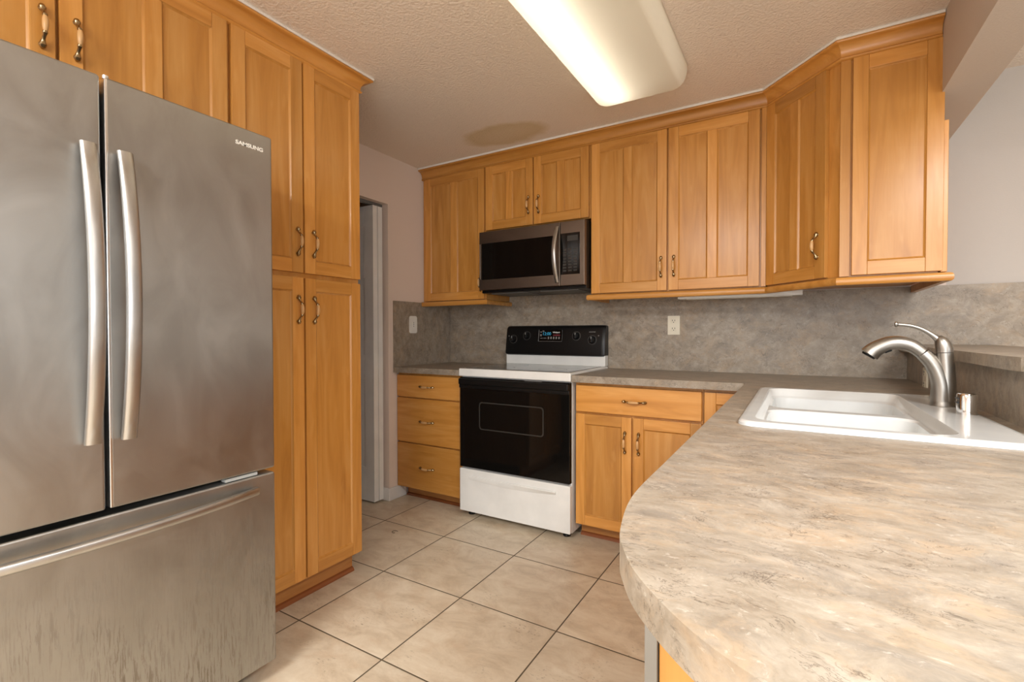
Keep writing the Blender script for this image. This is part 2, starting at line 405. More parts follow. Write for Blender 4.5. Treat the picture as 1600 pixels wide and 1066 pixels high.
# ------------------------------------------------------------------ cabinet parts
def pull(parent, m_, u, v, vertical=True, L=.118, out=.020):
    """bail pull: brass drop ends and a turned wooden grip"""
    h = L/2; mb = MB(m_)
    def P(a, w): return (u, -out-w, v+a) if vertical else (u+a, -out-w, v)
    up = (1, 0, 0) if vertical else (0, 0, 1)
    for s in (-1, 1):
        pts = [(h, .001), (h-.004, .005), (h-.010, .008), (h-.016, .009), (h-.023, .014), (h-.030, .022), (h-.036, .027), (h-.040, .028)]
        rd = [.003, .0072, .0085, .0062, .0042, .0042, .0062, .0048]
        mb.tube([P(s*a, w) for a, w in pts], rd, 12, 0, True, up=up)
        mb.lathe([(.0001, -out-.0005), (.008, -out-.002), (.006, -out-.006), (.004, -out-.010)], (P(s*(h-.010), 0)[0], 0, P(s*(h-.010), 0)[2]), 'y', 12)
    g_ = h-.039
    mb.tube([P(a, .0285+.002*(1-(a/g_)**2)) for a in [g_*k/4 for k in range(-4, 5)]], [.0046, .0060, .0070, .0074, .0075, .0074, .0070, .0060, .0046], 12, 1, True, up=up)
    return mb.build('handle', ['brass', 'grip'], parent)
def shaker(parent, m_, x0, x1, z0, z1, n=1, sw=.052, rw=.055, mw=.048, name='door', t=.020, handle=None, vert=True):
    mb = MB(m_); e = .0022
    mb.box(x0, x0+sw, -t, 0, z0, z1, e, 2, 2); mb.box(x1-sw, x1, -t, 0, z0, z1, e, 2, 2)
    mb.box(x0+sw, x1-sw, -t, 0, z0, z0+rw, e, 2, 0); mb.box(x0+sw, x1-sw, -t, 0, z1-rw, z1, e, 2, 0)
    w = (x1-x0-2*sw-(n-1)*mw)/n; pt = random.uniform(.25, .75)
    for i in range(n):
        a = x0+sw+i*(w+mw); b = a+w; zc, zd = z0+rw, z1-rw
        if i < n-1: mb.box(b, b+mw, -t, 0, zc, zd, e, 2, 2)
        mb.box(a-.002, b+.002, -t+.008, -.003, zc-.002, zd+.002, 0, 1, 2, tone=pt*.55)
        q = .0065
        o_ = [(a, -t+.0012, zc), (b, -t+.0012, zc), (b, -t+.0012, zd), (a, -t+.0012, zd)]
        k_ = [(a+.002, -t+.0045, zc+.002), (b-.002, -t+.0045, zc+.002), (b-.002, -t+.0045, zd-.002), (a+.002, -t+.0045, zd-.002)]
        i_ = [(a+q, -t+.0078, zc+q), (b-q, -t+.0078, zc+q), (b-q, -t+.0078, zd-q), (a+q, -t+.0078, zd-q)]
        mb.loft([o_, k_, i_], False, False, 0, False, g=2, tone=pt*.55)
    dd = mb.build(name, 'wood', parent)
    if handle: pull(dd, m_, handle[0], handle[1], vert, out=t)
    return dd
def slab_drawer(parent, m_, x0, x1, z0, z1, L=.128):
    mb = MB(m_); mb.box(x0, x1, -.020, 0, z0, z1, .004, 3, 0); dd = mb.build('drawer', 'wood', parent)
    pull(dd, m_, (x0+x1)/2, (z0+z1)/2, False, L); return dd
def toe(parent, m_, x0, x1, depth=.075, ht=.088):
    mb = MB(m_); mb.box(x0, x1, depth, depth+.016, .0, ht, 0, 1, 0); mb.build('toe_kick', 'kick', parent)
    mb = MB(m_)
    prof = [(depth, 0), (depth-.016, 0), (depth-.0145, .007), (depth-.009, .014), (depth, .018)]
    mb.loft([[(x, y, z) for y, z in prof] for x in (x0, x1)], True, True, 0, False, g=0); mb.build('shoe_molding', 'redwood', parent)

FB = Matrix.Translation((0, 2.47, 0))        # base cabinet face plane on the back wall
# drawer base left of the range
t = thing('drawer_cabinet', 'honey maple base cabinet with three stacked drawers, left of the white range', 'cabinet', (-2.11, 2.76, 0))
bx('carcass', 'wood', t, XL+.004, -1.832, 2.47, YW-.004, .088, .875)
for a, b in ((.712, .862), (.402, .704), (.088, .394)): slab_drawer(t, FB, -2.384, -1.846, a, b)
toe(t, FB, XL+.018, -1.834)
# base right of the range
t = thing('base_cabinet', 'maple base cabinet right of the range with one wide drawer over two doors', 'cabinet', (-.72, 2.76, 0))
bx('carcass', 'wood', t, -1.052, -.386, 2.47, YW-.004, .088, .875)
slab_drawer(t, FB, -1.046, -.392, .715, .860)
shaker(t, FB, -1.046, -.736, .092, .704, handle=(-.768, .572)); shaker(t, FB, -.725, -.392, .092, .704, handle=(-.696, .572))
toe(t, FB, -1.050, -.386)
# blind corner base
t = thing('corner_base_cabinet', 'maple corner base cabinet mostly hidden behind the peninsula counter, narrow panelled door', 'cabinet', (.03, 2.76, 0))
mb = MB(); mb.box(-.384, XK-.004, 2.47, YW-.004, .088, .875); mb.build('carcass', 'wood', t)
shaker(t, FB, -.380, -.165, .092, .860); toe(t, FB, -.384, -.16)
# peninsula base
FP = face_frame(-.135, 2.45, 0, -90)
t = thing('peninsula_cabinet', 'maple base cabinet under the rounded peninsula counter with a grey edge strip', 'cabinet', (.15, 1.5, 0))
mb = MB()   # open-topped carcass: sides, floor, back and partitions
for a in ((-.135, XK-.014, .668, 2.44, .088, .106), (-.135, -.117, .668, 2.44, .088, .875), (XK-.030, XK-.014, .668, 2.44, .106, .872),
          (-.117, XK-.030, .668, .686, .106, .872), (-.117, XK-.030, 2.422, 2.44, .106, .872), (-.117, XK-.030, 1.222, 1.24, .106, .872)): mb.box(*a)
mb.build('carcass', 'wood', t)
mb = MB(); mb.box(-.154, XK-.014, .640, .667, 0.0, .872, .001, 1, 2, tone=0.0); mb.build('end_panel', 'wood', t)
bx('edge_strip', 'grey_strip', t, -.1715, -.1555, .634, .668, 0, .872, label='grey vertical strip on the cabinet corner')
for i in range(3):
    a = .02+i*.585
    shaker(t, FP, a, a+.575, .092, .704, handle=(a+.535 if i % 2 == 0 else a+.04, .59) if i < 2 else None)
    if i < 2: slab_drawer(t, FP, a, a+.575, .715, .860)
    else: mb = MB(FP); mb.box(a, a+.575, -.02, 0, .715, .860, .004, 3, 0); mb.build('false_front', 'wood', t)
toe(t, FP, .0, 1.78)

# wall cabinets
FU = Matrix.Translation((0, 2.74, 0))
ZB, ZT = 1.378, 2.270
def rail_strip(name, parent, pts, z=1.358, label=None, cat=None):
    """bullnose light rail swept along a plan path (points on its outer face), mitred"""
    prof = [(.028, -.016), (.006, -.016), (.0015, -.011), (0, -.003), (.0005, .006), (.004, .013), (.010, .016), (.028, .016)]
    return sweep(name, 'wood', parent, pts, prof, z, label, cat)
def sweep(name, mat, parent, pts, prof, z, label=None, cat=None, inward=-1, g=0):
    P = [Vector((x, y, 0)) for x, y in pts]; rings = []
    for i, p in enumerate(P):
        ns = []
        if i > 0: dv = (P[i]-P[i-1]).normalized(); ns.append(Vector((-dv.y, dv.x, 0)))
        if i < len(P)-1: dv = (P[i+1]-P[i]).normalized(); ns.append(Vector((-dv.y, dv.x, 0)))
        nn = sum(ns, Vector((0, 0, 0))).normalized(); k = 1/max(.3, nn.dot(ns[0]))
        rings.append([p+nn*k*o_+Vector((0, 0, z+h)) for o_, h in prof])
    mb = MB()
    for i in range(len(rings)-1): mb.loft([rings[i], rings[i+1]], True, True, 0, True, g=g)
    return mb.build(name, mat, parent, label, cat)
t = thing('wall_cabinet', 'tall single-door maple wall cabinet at the left corner, beside the microwave', 'cabinet', (-2.1, 2.9, ZB))
bx('carcass', 'wood', t, -2.366, -1.830, 2.74, YW-.004, ZB, ZC-.004)
bx('filler', 'wood', t, XL+.003, -2.364, 2.738, 2.756, ZB, ZC-.004)
shaker(t, FU, -2.358, -1.836, ZB+.002, ZT, 2, sw=.050, mw=.058, handle=(-1.862, 1.49))
rail_strip('light_rail', t, [(XL+.006, 2.700), (-1.798, 2.700), (-1.798, YW-.02)])
t = thing('wall_cabinet', 'short two-door maple wall cabinet directly above the microwave', 'cabinet', (-1.45, 2.9, 1.84))
bx('carcass', 'wood', t, -1.828, -1.072, 2.74, YW-.004, 1.838, ZC-.004)
shaker(t, FU, -1.822, -1.460, 1.842, ZT, 2, rw=.056, handle=(-1.489, 1.970)); shaker(t, FU, -1.453, -1.080, 1.842, ZT, 2, rw=.056, handle=(-1.416, 1.965))
t = thing('wall_cabinet', 'tall two-door maple wall cabinet between the microwave and the angled corner cabinet', 'cabinet', (-.6, 2.9, ZB))
bx('carcass', 'wood', t, -1.070, -.136, 2.74, YW-.004, ZB, ZC-.004)
bx('filler', 'wood', t, -.158, -.136, 2.722, 2.742, ZB, ZT+.005, .002)
shaker(t, FU, -1.062, -.622, ZB+.004, ZT, 2, handle=(-.651, 1.512)); shaker(t, FU, -.612, -.166, ZB+.004, ZT, 2, handle=(-.582, 1.513))
# diagonal corner cabinet
A, B = Vector((-.130, 2.742)), Vector((.150, 2.440)); ang = math.degrees(math.atan2(B.y-A.y, B.x-A.x)); DL = (B-A).length
FD = face_frame(A.x, A.y, 0, ang)
t = thing('corner_wall_cabinet', 'angled corner maple wall cabinet with a panelled end, right end of the upper row', 'cabinet', (.2, 2.8, ZB))
mb = MB(); mb.prism([(A.x, A.y), (B.x, B.y), (XK-.002, 2.440), (XK-.002, YW-.004), (A.x, YW-.004)], ZB, ZC-.004, g=2); mb.build('carcass', 'wood', t)
shaker(t, FD, .012, DL-.052, ZB+.004, ZT, 2, sw=.054, mw=.046, handle=(DL-.090, 1.525))
mb = MB(); mb.box(.150, .186, 2.428, 2.441, ZB, ZT+.005, .002); mb.build('stile', 'wood', t)
shaker(t, Matrix.Translation((0, 2.440, 0)), .192, .478, ZB+.004, ZT, 1, name='end_panel', t=.022)
mb = MB(); mb.box(XK+.002, XK+.022, 2.424, YW-.004, ZB, 1.955, .002); mb.build('side_skin', 'wood', t)
mb = MB(); mb.tube([(XK-.002, 2.4385, 2.062), (XK-.002, 2.4385, 2.28)], .004, 8); mb.build('caulk_bead', 'caulk', t)
rail_strip('light_rail', None, [(-1.086, YW-.02), (-1.086, 2.700), (-.139, 2.700), (.138, 2.400), (.508, 2.400), (.508, YW-.02)],
           label='rounded maple light rail running under the right-hand wall cabinets', cat='molding')
crown = [(.05, 2.270), (.001, 2.270), (-.004, 2.2725), (-.0065, 2.277), (-.004, 2.2815), (-.001, 2.283)]
crown += [(-.001-.031*(1-math.cos(math.radians(90*k/7))), 2.285+.041*math.sin(math.radians(90*k/7))) for k in range(8)]
crown += [(-.036, 2.3265), (-.041, 2.329), (-.043, 2.3335), (-.041, 2.338), (-.037, 2.340), (.05, 2.340)]
bead = [(.0, 2.340), (-.044, 2.3385), (-.046, 2.345), (-.044, 2.3498), (.0, 2.3498)]
pathB = [(XL+.004, 2.722), (-.134, 2.722), (.150, 2.418), (XK-.002, 2.418)]
cr = sweep('crown_molding', 'wood', None, pathB, crown, 0, 'maple crown molding along the top of the back wall cabinets', 'molding')
sweep('caulk_bead', 'caulk', cr, pathB, bead, 0)

# pantry and the cabinet over the fridge
FL = face_frame(-1.79, 0, 0, 90)
t = thing('pantry_cabinet', 'full-height maple pantry cabinet with four doors, right of the refrigerator', 'cabinet', (-2.08, 1.28, 0))
bx('carcass', 'wood', t, XL+.004, -1.790, .984, 1.586, .100, ZC-.004)
for z0, z1, hz in ((1.398, ZT+.004, 1.524), (.112, 1.378, 1.244)):
    shaker(t, FL, .990, 1.280, z0, z1, handle=(1.252, hz)); shaker(t, FL, 1.288, 1.582, z0, z1, handle=(1.327, hz))
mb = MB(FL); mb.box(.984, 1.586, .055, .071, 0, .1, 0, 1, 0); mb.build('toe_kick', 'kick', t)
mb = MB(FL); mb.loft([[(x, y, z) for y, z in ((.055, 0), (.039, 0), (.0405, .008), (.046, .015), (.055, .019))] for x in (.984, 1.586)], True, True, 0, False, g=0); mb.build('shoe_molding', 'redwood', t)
t = thing('over_fridge_cabinet', 'maple cabinet with two doors in the space above the refrigerator', 'cabinet', (-2.08, .52, 1.84))
bx('carcass', 'wood', t, XL+.004, -1.790, .040, .982, 1.838, ZC-.004)
shaker(t, FL, .046, .509, 1.842, ZT+.004, 2, handle=(.480, 1.980)); shaker(t, FL, .517, .976, 1.842, ZT+.004, 2, handle=(.553, 1.980))
bx('side_panel', 'wood', t, XL+.004, -1.79, .018, .038, 0.0, ZC-.004)
pathL = [(-1.770, .018), (-1.770, 1.588), (XL+.004, 1.588)]
cr = sweep('crown_molding', 'wood', None, pathL, crown, 0, 'maple crown molding above the pantry and refrigerator cabinets', 'molding', g=1)
sweep('caulk_bead', 'caulk', cr, pathL, bead, 0)

# ------------------------------------------------------------------ worktops, backsplashes, bar ledge
ZK, ZE = .915, .878
mb = MB(); mb.box(XL+.014, -1.822, 2.412, YW-.013, ZE, ZK, .002)
mb.build('worktop', 'laminate', None, 'short marbled laminate worktop over the three-drawer cabinet left of the range', 'worktop')
SX0, SX1, SY0, SY1 = -.128, .425, 1.305, 2.185
curve = [(-.2, .85), (-.2, .708), (-.193, .625), (-.174, .536), (-.158, .498), (-.138, .462), (-.112, .429), (-.083, .399), (-.056, .376), (-.019, .353), (.04, .322), (.12, .293), (.22, .282), (.34, .282), (.50, .285)]
cv = [(p.x, p.y) for p in smooth_path([(x, y, 0) for x, y in curve], 6)]
outer = cv+[(.75, .285), (.75, 1.45), (XK, 1.462), (XK, YW-.013), (-1.056, YW-.013), (-1.056, 2.412), (-.208, 2.412), (-.2, 2.404)]
hole = rrect(SX0+.018, SX1-.018, SY0+.018, SY1-.018, .04)
mb = MB(); mb.prism(outer, ZE, ZK, [hole])
wt = mb.build('worktop', 'laminate', None, 'large L-shaped marbled laminate worktop with rounded peninsula end and white sink', 'worktop')
mb = MB(); e_ = outer[-1:]+cv
ring0 = [(x, y, ZK-.0022) for x, y in e_]
def offs(pts, dd):
    o = []
    for i, (x, y) in enumerate(pts):
        a = Vector(pts[max(i-1, 0)]); b = Vector(pts[min(i+1, len(pts)-1)]); tn = (b-a).normalized(); o.append((x+tn.y*dd, y-tn.x*dd))
    return o
eo = offs(e_, -.0005)
mb.loft([[(x, y, ZK-.0030) for x, y in eo], [(x, y, ZK-.0006) for x, y in eo]], False, False, 0, True, False)
mb.build('edge_seam', 'seam', wt)
mb = MB(); mb.box(XL+.001, XL+.012, 2.42, YW-.013, ZE, 1.370); mb.build('backsplash', 'laminate', None, 'brown marbled laminate backsplash on the left wall behind the light switch', 'backsplash')
mb = MB(); mb.box(XL+.013, XK+.012, YW-.012, YW-.001, ZE, 1.372); mb.box(XK+.012, 1.5, YW-.012, YW-.001, 1.056, 1.372); mb.box(-1.826, -1.074, YW-.012, YW-.001, 1.372, 1.44)
mb.build('backsplash', 'laminate', None, 'long brown marbled laminate backsplash along the back wall under the cabinets', 'backsplash')
mb = MB(); mb.box(XK, XK+.012, 1.47, YW-.013, .60, 1.054)
mb.build('backsplash', 'laminate', None, 'marbled laminate cladding on the low wall behind the faucet', 'backsplash')
mb = MB(); mb.prism([(.436, YW-.014), (.436, 1.60), (.444, 1.545), (.470, 1.512), (.52, 1.500), (.78, 1.500), (.78, YW-.014)], 1.055, 1.088)
mb.build('bar_ledge', 'laminate', None, 'raised laminate bar ledge on top of the low wall behind the faucet', 'ledge')

# ------------------------------------------------------------------ sink
t = thing('kitchen_sink', 'white double-bowl drop-in sink set into the peninsula worktop', 'sink', ((SX0+SX1)/2, (SY0+SY1)/2, ZK))
mb = MB()
def ring(x0, x1, y0, y1, rad, z): return [(x, y, z) for x, y in rrect(x0, x1, y0, y1, rad, 6)]
wx0, wx1, wy0, wy1 = SX0+.036, .305, SY0+.036, SY1-.034
mb.loft([ring(SX0, SX1, SY0, SY1, .045, ZK+.0004), ring(SX0+.001, SX1-.001, SY0+.001, SY1-.001, .045, ZK+.007), ring(SX0+.006, SX1-.006, SY0+.006, SY1-.006, .042, ZK+.0115), ring(SX0+.014, SX1-.014, SY0+.014, SY1-.014, .038, ZK+.012)], False, False)
mb.prism([p for p in rrect(SX0+.014, SX1-.014, SY0+.014, SY1-.014, .038, 6)], ZK+.0005, ZK+.012, [rrect(wx0, wx1, wy0, wy1, .055, 6)], smooth=False)
mb.build('rim', 'porcelain', t)
ZD = ZK-.016; DY0, DY1 = 1.755, 1.800
def bowl(y0, y1, nm):
    mb = MB()
    mb.loft([ring(wx0+.012, wx1-.012, y0, y1, .055, ZD), ring(wx0+.018, wx1-.018, y0+.006, y1-.006, .052, ZD-.006), ring(wx0+.028, wx1-.028, y0+.014, y1-.014, .05, ZD-.12), ring(wx0+.035, wx1-.035, y0+.020, y1-.020, .048, ZD-.150), ring(wx0+.055, wx1-.055, y0+.04, y1-.04, .04, ZD-.165)], False, True)
    b_ = mb.build(nm, 'porcelain', t)
    mb = MB(); mb.lathe([(.0001, .001), (.018, .001), (.022, .004), (.042, .004), (.045, 0)], ((wx0+wx1)/2, (y0+y1)/2, ZD-.165)); mb.build('drain', 'chrome', b_)
bowl(wy0+.012, DY0, 'bowl'); bowl(DY1, wy1-.012, 'bowl')
mb = MB()
mb.loft([ring(wx0, wx1, wy0, wy1, .055, ZK+.012), ring(wx0+.004, wx1-.004, wy0+.004, wy1-.004, .055, ZK+.008), ring(wx0+.010, wx1-.010, wy0+.010, wy1-.010, .055, ZD+.004), ring(wx0+.013, wx1-.013, wy0+.013, wy1-.013, .055, ZD)], False, False)
mb.prism(rrect(wx0+.010, wx1-.010, wy0+.010, wy1-.010, .055, 6), ZD-.004, ZD, [rrect(wx0+.012, wx1-.012, wy0+.012, DY0, .055, 6), rrect(wx0+.012, wx1-.012, DY1, wy1-.012, .055, 6)])
mb.build('divider', 'porcelain', t)

# ------------------------------------------------------------------ faucet and air gap
FY, FZ = 1.875, ZK+.012
t = thing('faucet', 'brushed nickel pull-out kitchen faucet with a curved lever, on the sink deck', 'faucet', (.374, FY, FZ))
mb = MB(); mb.lathe([(.0001, 0), (.031, 0), (.0315, .004), (.0285, .012), (.0285, .015)], (.374, FY, FZ), n=32); mb.build('base', 'nickel', t)
sp = smooth_path([(.372, FY, FZ+.014), (.371, FY, .985), (.363, FY, 1.022), (.348, FY, 1.056), (.327, FY, 1.083)], 8)
mb = MB(); mb.tube(sp, resample([.0280, .0255, .0235, .0215, .0200], 8), 24); mb.build('neck', 'nickel', t)
sp = smooth_path([(.3255, FY, 1.0845), (.302, FY, 1.104), (.276, FY, 1.113), (.250, FY, 1.1125), (.228, FY, 1.1035), (.209, FY, 1.0905), (.197, FY, 1.0765)], 8)
mb = MB(); mb.tube(sp, resample([.0192, .0198, .0206, .0214, .0224, .0242, .0262], 8), 24); hd = mb.build('spray_head', 'nickel', t)
dv = Vector((-.55, 0, -.83)).normalized()
c0 = Vector((.1965, FY, 1.0758))
mb = MB(); mb.tube([c0, c0+dv*.006], [.0205, .0185], 20); mb.build('aerator', 'black', hd)
mb = MB(); mb.tube([(.252, FY-.004, 1.091), (.236, FY-.004, 1.083)], [.0055, .0045], 10, flat=.6); mb.build('spray_button', 'black', hd)
mb = MB(); mb.tube([(.3785, FY, FZ+.014), (.381, FY, .99), (.3795, FY, 1.04), (.3765, FY, 1.085)], [.0265, .0235, .0215, .0200], 24); mb.build('column', 'nickel', t)
mb = MB(); mb.tube([(.3765, FY, 1.0865), (.376, FY, 1.097), (.373, FY, 1.110), (.368, FY, 1.121), (.362, FY, 1.128), (.356, FY, 1.132)], [.0205, .0205, .0195, .0165, .0115, .004], 24); lv = mb.build('cap', 'nickel', t)
sp = smooth_path([(.364, FY, 1.122), (.348, FY, 1.138), (.325, FY, 1.155), (.298, FY, 1.166), (.268, FY, 1.1705)], 6)
mb = MB(); mb.tube(sp, resample([.0105, .0068, .0056, .0052, .0052], 6), 16); mb.tube([(.268, FY, 1.1705), (.2645, FY, 1.1707), (.2605, FY, 1.171), (.2595, FY, 1.171)], [.0054, .0082, .0082, .007], 16); mb.build('lever', 'nickel', t)
t = thing('air_gap', 'short chrome dishwasher air gap cap standing beside the faucet', 'air gap', (.391, 1.715, FZ))
mb = MB(); mb.lathe([(.0001, 0), (.0215, 0), (.0215, .050), (.0195, .0545), (.016, .056), (.0001, .056)], (.391, 1.715, FZ), n=32); b_ = mb.build('cap', 'chrome', t)
mb = MB()
for zz in (.040, .029): mb.box(.391-.0218, .391-.011, 1.715-.012, 1.715+.012, FZ+zz, FZ+zz+.0045)
mb.build('vent_slots', 'black', b_)

# ------------------------------------------------------------------ refrigerator
FX, FY0, FY1 = -1.480, .062, .957
FF = face_frame(FX, 0, 0, 90)
t = thing('refrigerator', 'stainless french-door refrigerator with bottom freezer drawer, left foreground', 'refrigerator', (-1.9, .51, 0))
bx('cabinet_shell', 'grey_side', t, -2.30, -1.565, FY0+.006, FY1-.006, .045, 1.775, .004)
bx('gasket', 'dark_gap', t, -1.566, -1.556, FY0+.012, FY1-.012, .09, 1.765)
def bow(parent, m_, horiz, a0, a1, c, hgt=.040, wid=.0165, thk=.011):
    """bowed bar handle from a0 to a1 along one axis at position c"""
    mb = MB(m_); n = 40; rings = []
    for i in range(n+1):
        s_ = i/n; a = a0+(a1-a0)*s_; o_ = .019+hgt*4*s_*(1-s_)
        da = (a1-a0)/n
        rg = []
        for k in range(20):
            q = 2*math.pi*k/20; cw = wid*math.copysign(abs(math.cos(q))**.8, math.cos(q)); ct = thk*math.copysign(abs(math.sin(q))**.8, math.sin(q))
            rg.append((a, -o_-ct, c+cw) if horiz else (c+cw, -o_-ct, a))
        rings.append(rg)
    mb.loft(rings); return mb.build('handle', 'steel_handle', parent)
ZD0, ZD1 = .704, 1.784
for y0, y1, hc, lab in ((FY0, .5065, .4755, None), (.5155, FY1, .5490, None)):
    mb = MB(FF); mb.box(y0, y1, 0, .075, ZD0, ZD1, .007, 3, mat=0); dd = mb.build('door', 'steel', t)
    bow(dd, FF, False, .878, 1.603, hc)
    if y0 > .3:
        mb = MB(FF); mb.box(y0-.0012, y0+.0055, -.0006, .07, ZD0+.003, ZD1-.004, .002); mb.lathe([(.0001, 0), (.007, 0), (.007, .008), (.0045, .0095), (.0001, .0095)], (y0+.006, .012, ZD1-.002), n=14); mb.build('edge_trim', 'bright_trim', dd)
    if y0 > .3:
        text_mesh('logo', 'SAMSUNG', .0165, 'badge', FF @ Matrix.Translation((.882, -.0004, 1.733)) @ Matrix.Rotation(math.radians(90), 4, 'X') @ Matrix.Scale(1.16, 4, (1, 0, 0)), dd)
mb = MB(FF); mb.box(FY0, FY1, 0, .078, .064, .690, .007, 3); dd = mb.build('freezer_drawer', 'steel_drawer', t)
bow(dd, FF, True, .140, .886, .648, .040, .013, .011)
for a in (.80, .12):
    mb = MB(FF); mb.box(a, a+.10, .006, .03, .6925, .7015); mb.build('hinge_bracket', 'bracket', t)
for yy in (.13, .89):
    for xx in (-1.60, -2.2):
        mb = MB(); mb.lathe([(.0001, 0), (.022, 0), (.022, .02), (.012, .022), (.012, .05)], (xx, yy, 0), n=16); mb.build('foot', 'black', t)
bx('kick_grille', 'dark_gap', t, -1.60, -1.55, FY0+.03, FY1-.03, .022, .066)

# ------------------------------------------------------------------ range
RX0, RX1, RY = -1.817, -1.061, 2.412
FR = Matrix.Translation((RX0, RY, 0)); RW = RX1-RX0
t = thing('range', 'freestanding white electric range with black oven door and glass cooktop', 'stove', ((RX0+RX1)/2, 2.72, 0))
bx('body', 'enamel', t, RX0+.002, RX1-.002, RY+.028, 3.02, .032, .900, .004)
mb = MB(FR); mb.box(-.002, RW+.002, -.004, .60, .878, .926, .006, 3)
mb.build('top_frame', 'enamel', t)
ct = bx('cooktop', 'cooktop', t, RX0+.026, RX1-.026, RY+.034, 2.955, .9255, .9285, .001)
for x_, y_, r_ in ((-1.63, 2.58, .105), (-1.25, 2.58, .085), (-1.63, 2.82, .075), (-1.25, 2.82, .105)):
    mb = MB()
    for q in (r_,):
        P_ = [(x_+(q+.0012*(k % 2)) * math.cos(a), y_+q*math.sin(a)) for k, a in enumerate([2*math.pi*i/48 for i in range(48)])]
        I_ = [(x_+(q-.003)*math.cos(a), y_+(q-.003)*math.sin(a)) for a in [2*math.pi*i/48 for i in range(48)]]
        mb.prism(P_, .9284, .9287, [I_])
    mb.build('burner_marking', 'print_grey', ct)
mb = MB(FR); mb.box(.004, RW-.004, 0, .030, .312, .872, .004, 3); od = mb.build('oven_door', 'black_glass', t)
mb = MB(FR @ Matrix.Rotation(math.radians(90), 4, 'X'))
mb.prism(rrect(.150, .592, .556, .726, .020), .0002, .0016, [rrect(.157, .585, .563, .719, .016)]); mb.build('window_frame', 'print_dim', od)
mb = MB(FR); mb.box(.006, RW-.006, -.022, 0, .828, .866, .007, 3); mb.box(.004, RW-.004, -.010, .0, .806, .828, .004); mb.build('handle', 'black', od)
mb = MB(FR); mb.box(.33+.14, .33+.25, -.0015, -.0005, .869, .8715); mb.build('trim_mark', 'print_grey', od)
# storage drawer with a sculpted lower lip
mb = MB(FR); mb.box(.002, RW-.002, -.002, .028, .036, .302, .005, 3)
mb.build('storage_drawer', 'enamel', t)
mb = MB(FR)
xs = [.075+(.67-.075)*i/16 for i in range(17)]
rings = []
for i, x_ in enumerate(xs):
    s_ = i/16; k = .35+.65*min(1, s_*1.3)
    rings.append([(x_, -.001, .264), (x_, -.002-.010*k, .262), (x_, -.004-.010*k, .257), (x_, -.003, .257-.030*(.35+.65*math.sin(math.pi*(.1+.85*s_))))])
mb.loft(rings, True, True, 0, True, True); mb.build('drawer_grip', 'enamel', t)
# backguard
mb = MB(); mb.box(RX0+.004, RX1-.004, 2.972, 3.03, .927, 1.004, .005, 3); mb.build('backguard', 'enamel', t)
prof = [(3.034, .992), (2.966, .992), (2.958, .998), (2.957, 1.012), (2.982, 1.178), (2.988, 1.190), (2.998, 1.197), (3.034, 1.197)]
rings = []
for x_, k in ((RX0+.004, .94), (RX0+.012, .985), (RX0+.03, 1), (RX1-.03, 1), (RX1-.012, .985), (RX1-.004, .94)):
    rings.append([(x_, 3.034-(3.034-y)*k, 1.09+(z-1.09)*k) for y, z in prof])
mb = MB(); mb.loft(rings); cp = mb.build('control_panel', 'black', t)
tilt = math.degrees(math.atan2(.025, .166))
FC = Matrix.Translation((RX0, 2.9572, 1.012)) @ Matrix.Rotation(math.radians(-tilt), 4, 'X')   # panel plane, z up along the panel
def fc(x, z): return (x-RX0, (z-1.012)/math.cos(math.radians(tilt)))
for x_, z_ in ((-1.752, 1.103), (-1.643, 1.128), (-1.266, 1.126), (-1.152, 1.100)):
    u, v = fc(x_, z_); mb = MB(FC)
    mb.lathe([(.0001, .0005), (.028, .0005), (.028, -.001), (.023, -.0015), (.021, -.012), (.019, -.016), (.0001, -.0165)], (u, 0, v), 'y', 24)
    mb.box(u-.0045, u+.0045, -.026, -.014, v-.019, v+.019, .002)
    kb = mb.build('knob', 'black', t)
    mb = MB(FC @ Matrix.Translation((u, 0, v)) @ Matrix.Rotation(math.radians(90), 4, 'X')); c1 = [(.0305*math.cos(q), .0305*math.sin(q)) for q in [2*math.pi*k/40 for k in range(40)]]; c2 = [(.0288*math.cos(q), .0288*math.sin(q)) for q in [2*math.pi*k/40 for k in range(40)]]
    mb.prism(c1, .0003, .0012, [c2]); mb.build('highlight_ring', 'ring_highlight', kb)  # highlight around the knob, painted as a flat grey ring
    mb = MB(FC); mb.box(u-.001, u+.001, -.0266, -.0255, v+.004, v+.018)
    mb.build('pointer', 'print_white', kb)
u, v = fc(-1.455, 1.128); mb = MB(FC); mb.box(u-.095, u+.085, -.0015, .001, v-.040, v+.040, .0008); dp = mb.build('display', 'black_glass', t)
mb = MB(FC)
mb.box(u-.095, u-.091, -.0022, -.0012, v-.040, v+.040); mb.box(u-.095, u+.085, -.0020, -.0012, v-.0405, v-.039)
for k in range(5): mb.box(u-.022+k*.020, u-.012+k*.020, -.0022, -.0012, v-.024, v-.008); 
for k in range(2): mb.box(u-.080+k*.026, u-.060+k*.026, -.0022, -.0012, v-.020, v-.016)
for zz in (.022, .004, -.004): mb.box(u-.082, u-.070, -.0022, -.0012, v+zz, v+zz+.006)
mb.box(u-.066, u-.052, -.0022, -.0012, v+.028, v+.034)
mb.build('button_print', 'print_grey', dp)
RX90 = Matrix.Rotation(math.radians(90), 4, 'X')
text_mesh('clock_digits', '12:00', .030, 'digits', FC @ Matrix.Translation((u-.032, -.0018, v+.012)) @ RX90, dp)
text_mesh('maker_logo', 'Whirlpool', .0125, 'print_white', FC @ Matrix.Translation((u+.040, -.0018, v+.022)) @ RX90, dp)
mb = MB(FC); mb.box(u+.018, u+.070, -.0022, -.0012, v-.002, v+.008); mb.build('heat_indicator', 'digits_red', dp)
u2, v2 = fc(-1.155, 1.152); text_mesh('model_print', 'ACCUBAKE', .0085, 'print_grey', FC @ Matrix.Translation((u2, -.0006, v2)) @ RX90, cp)
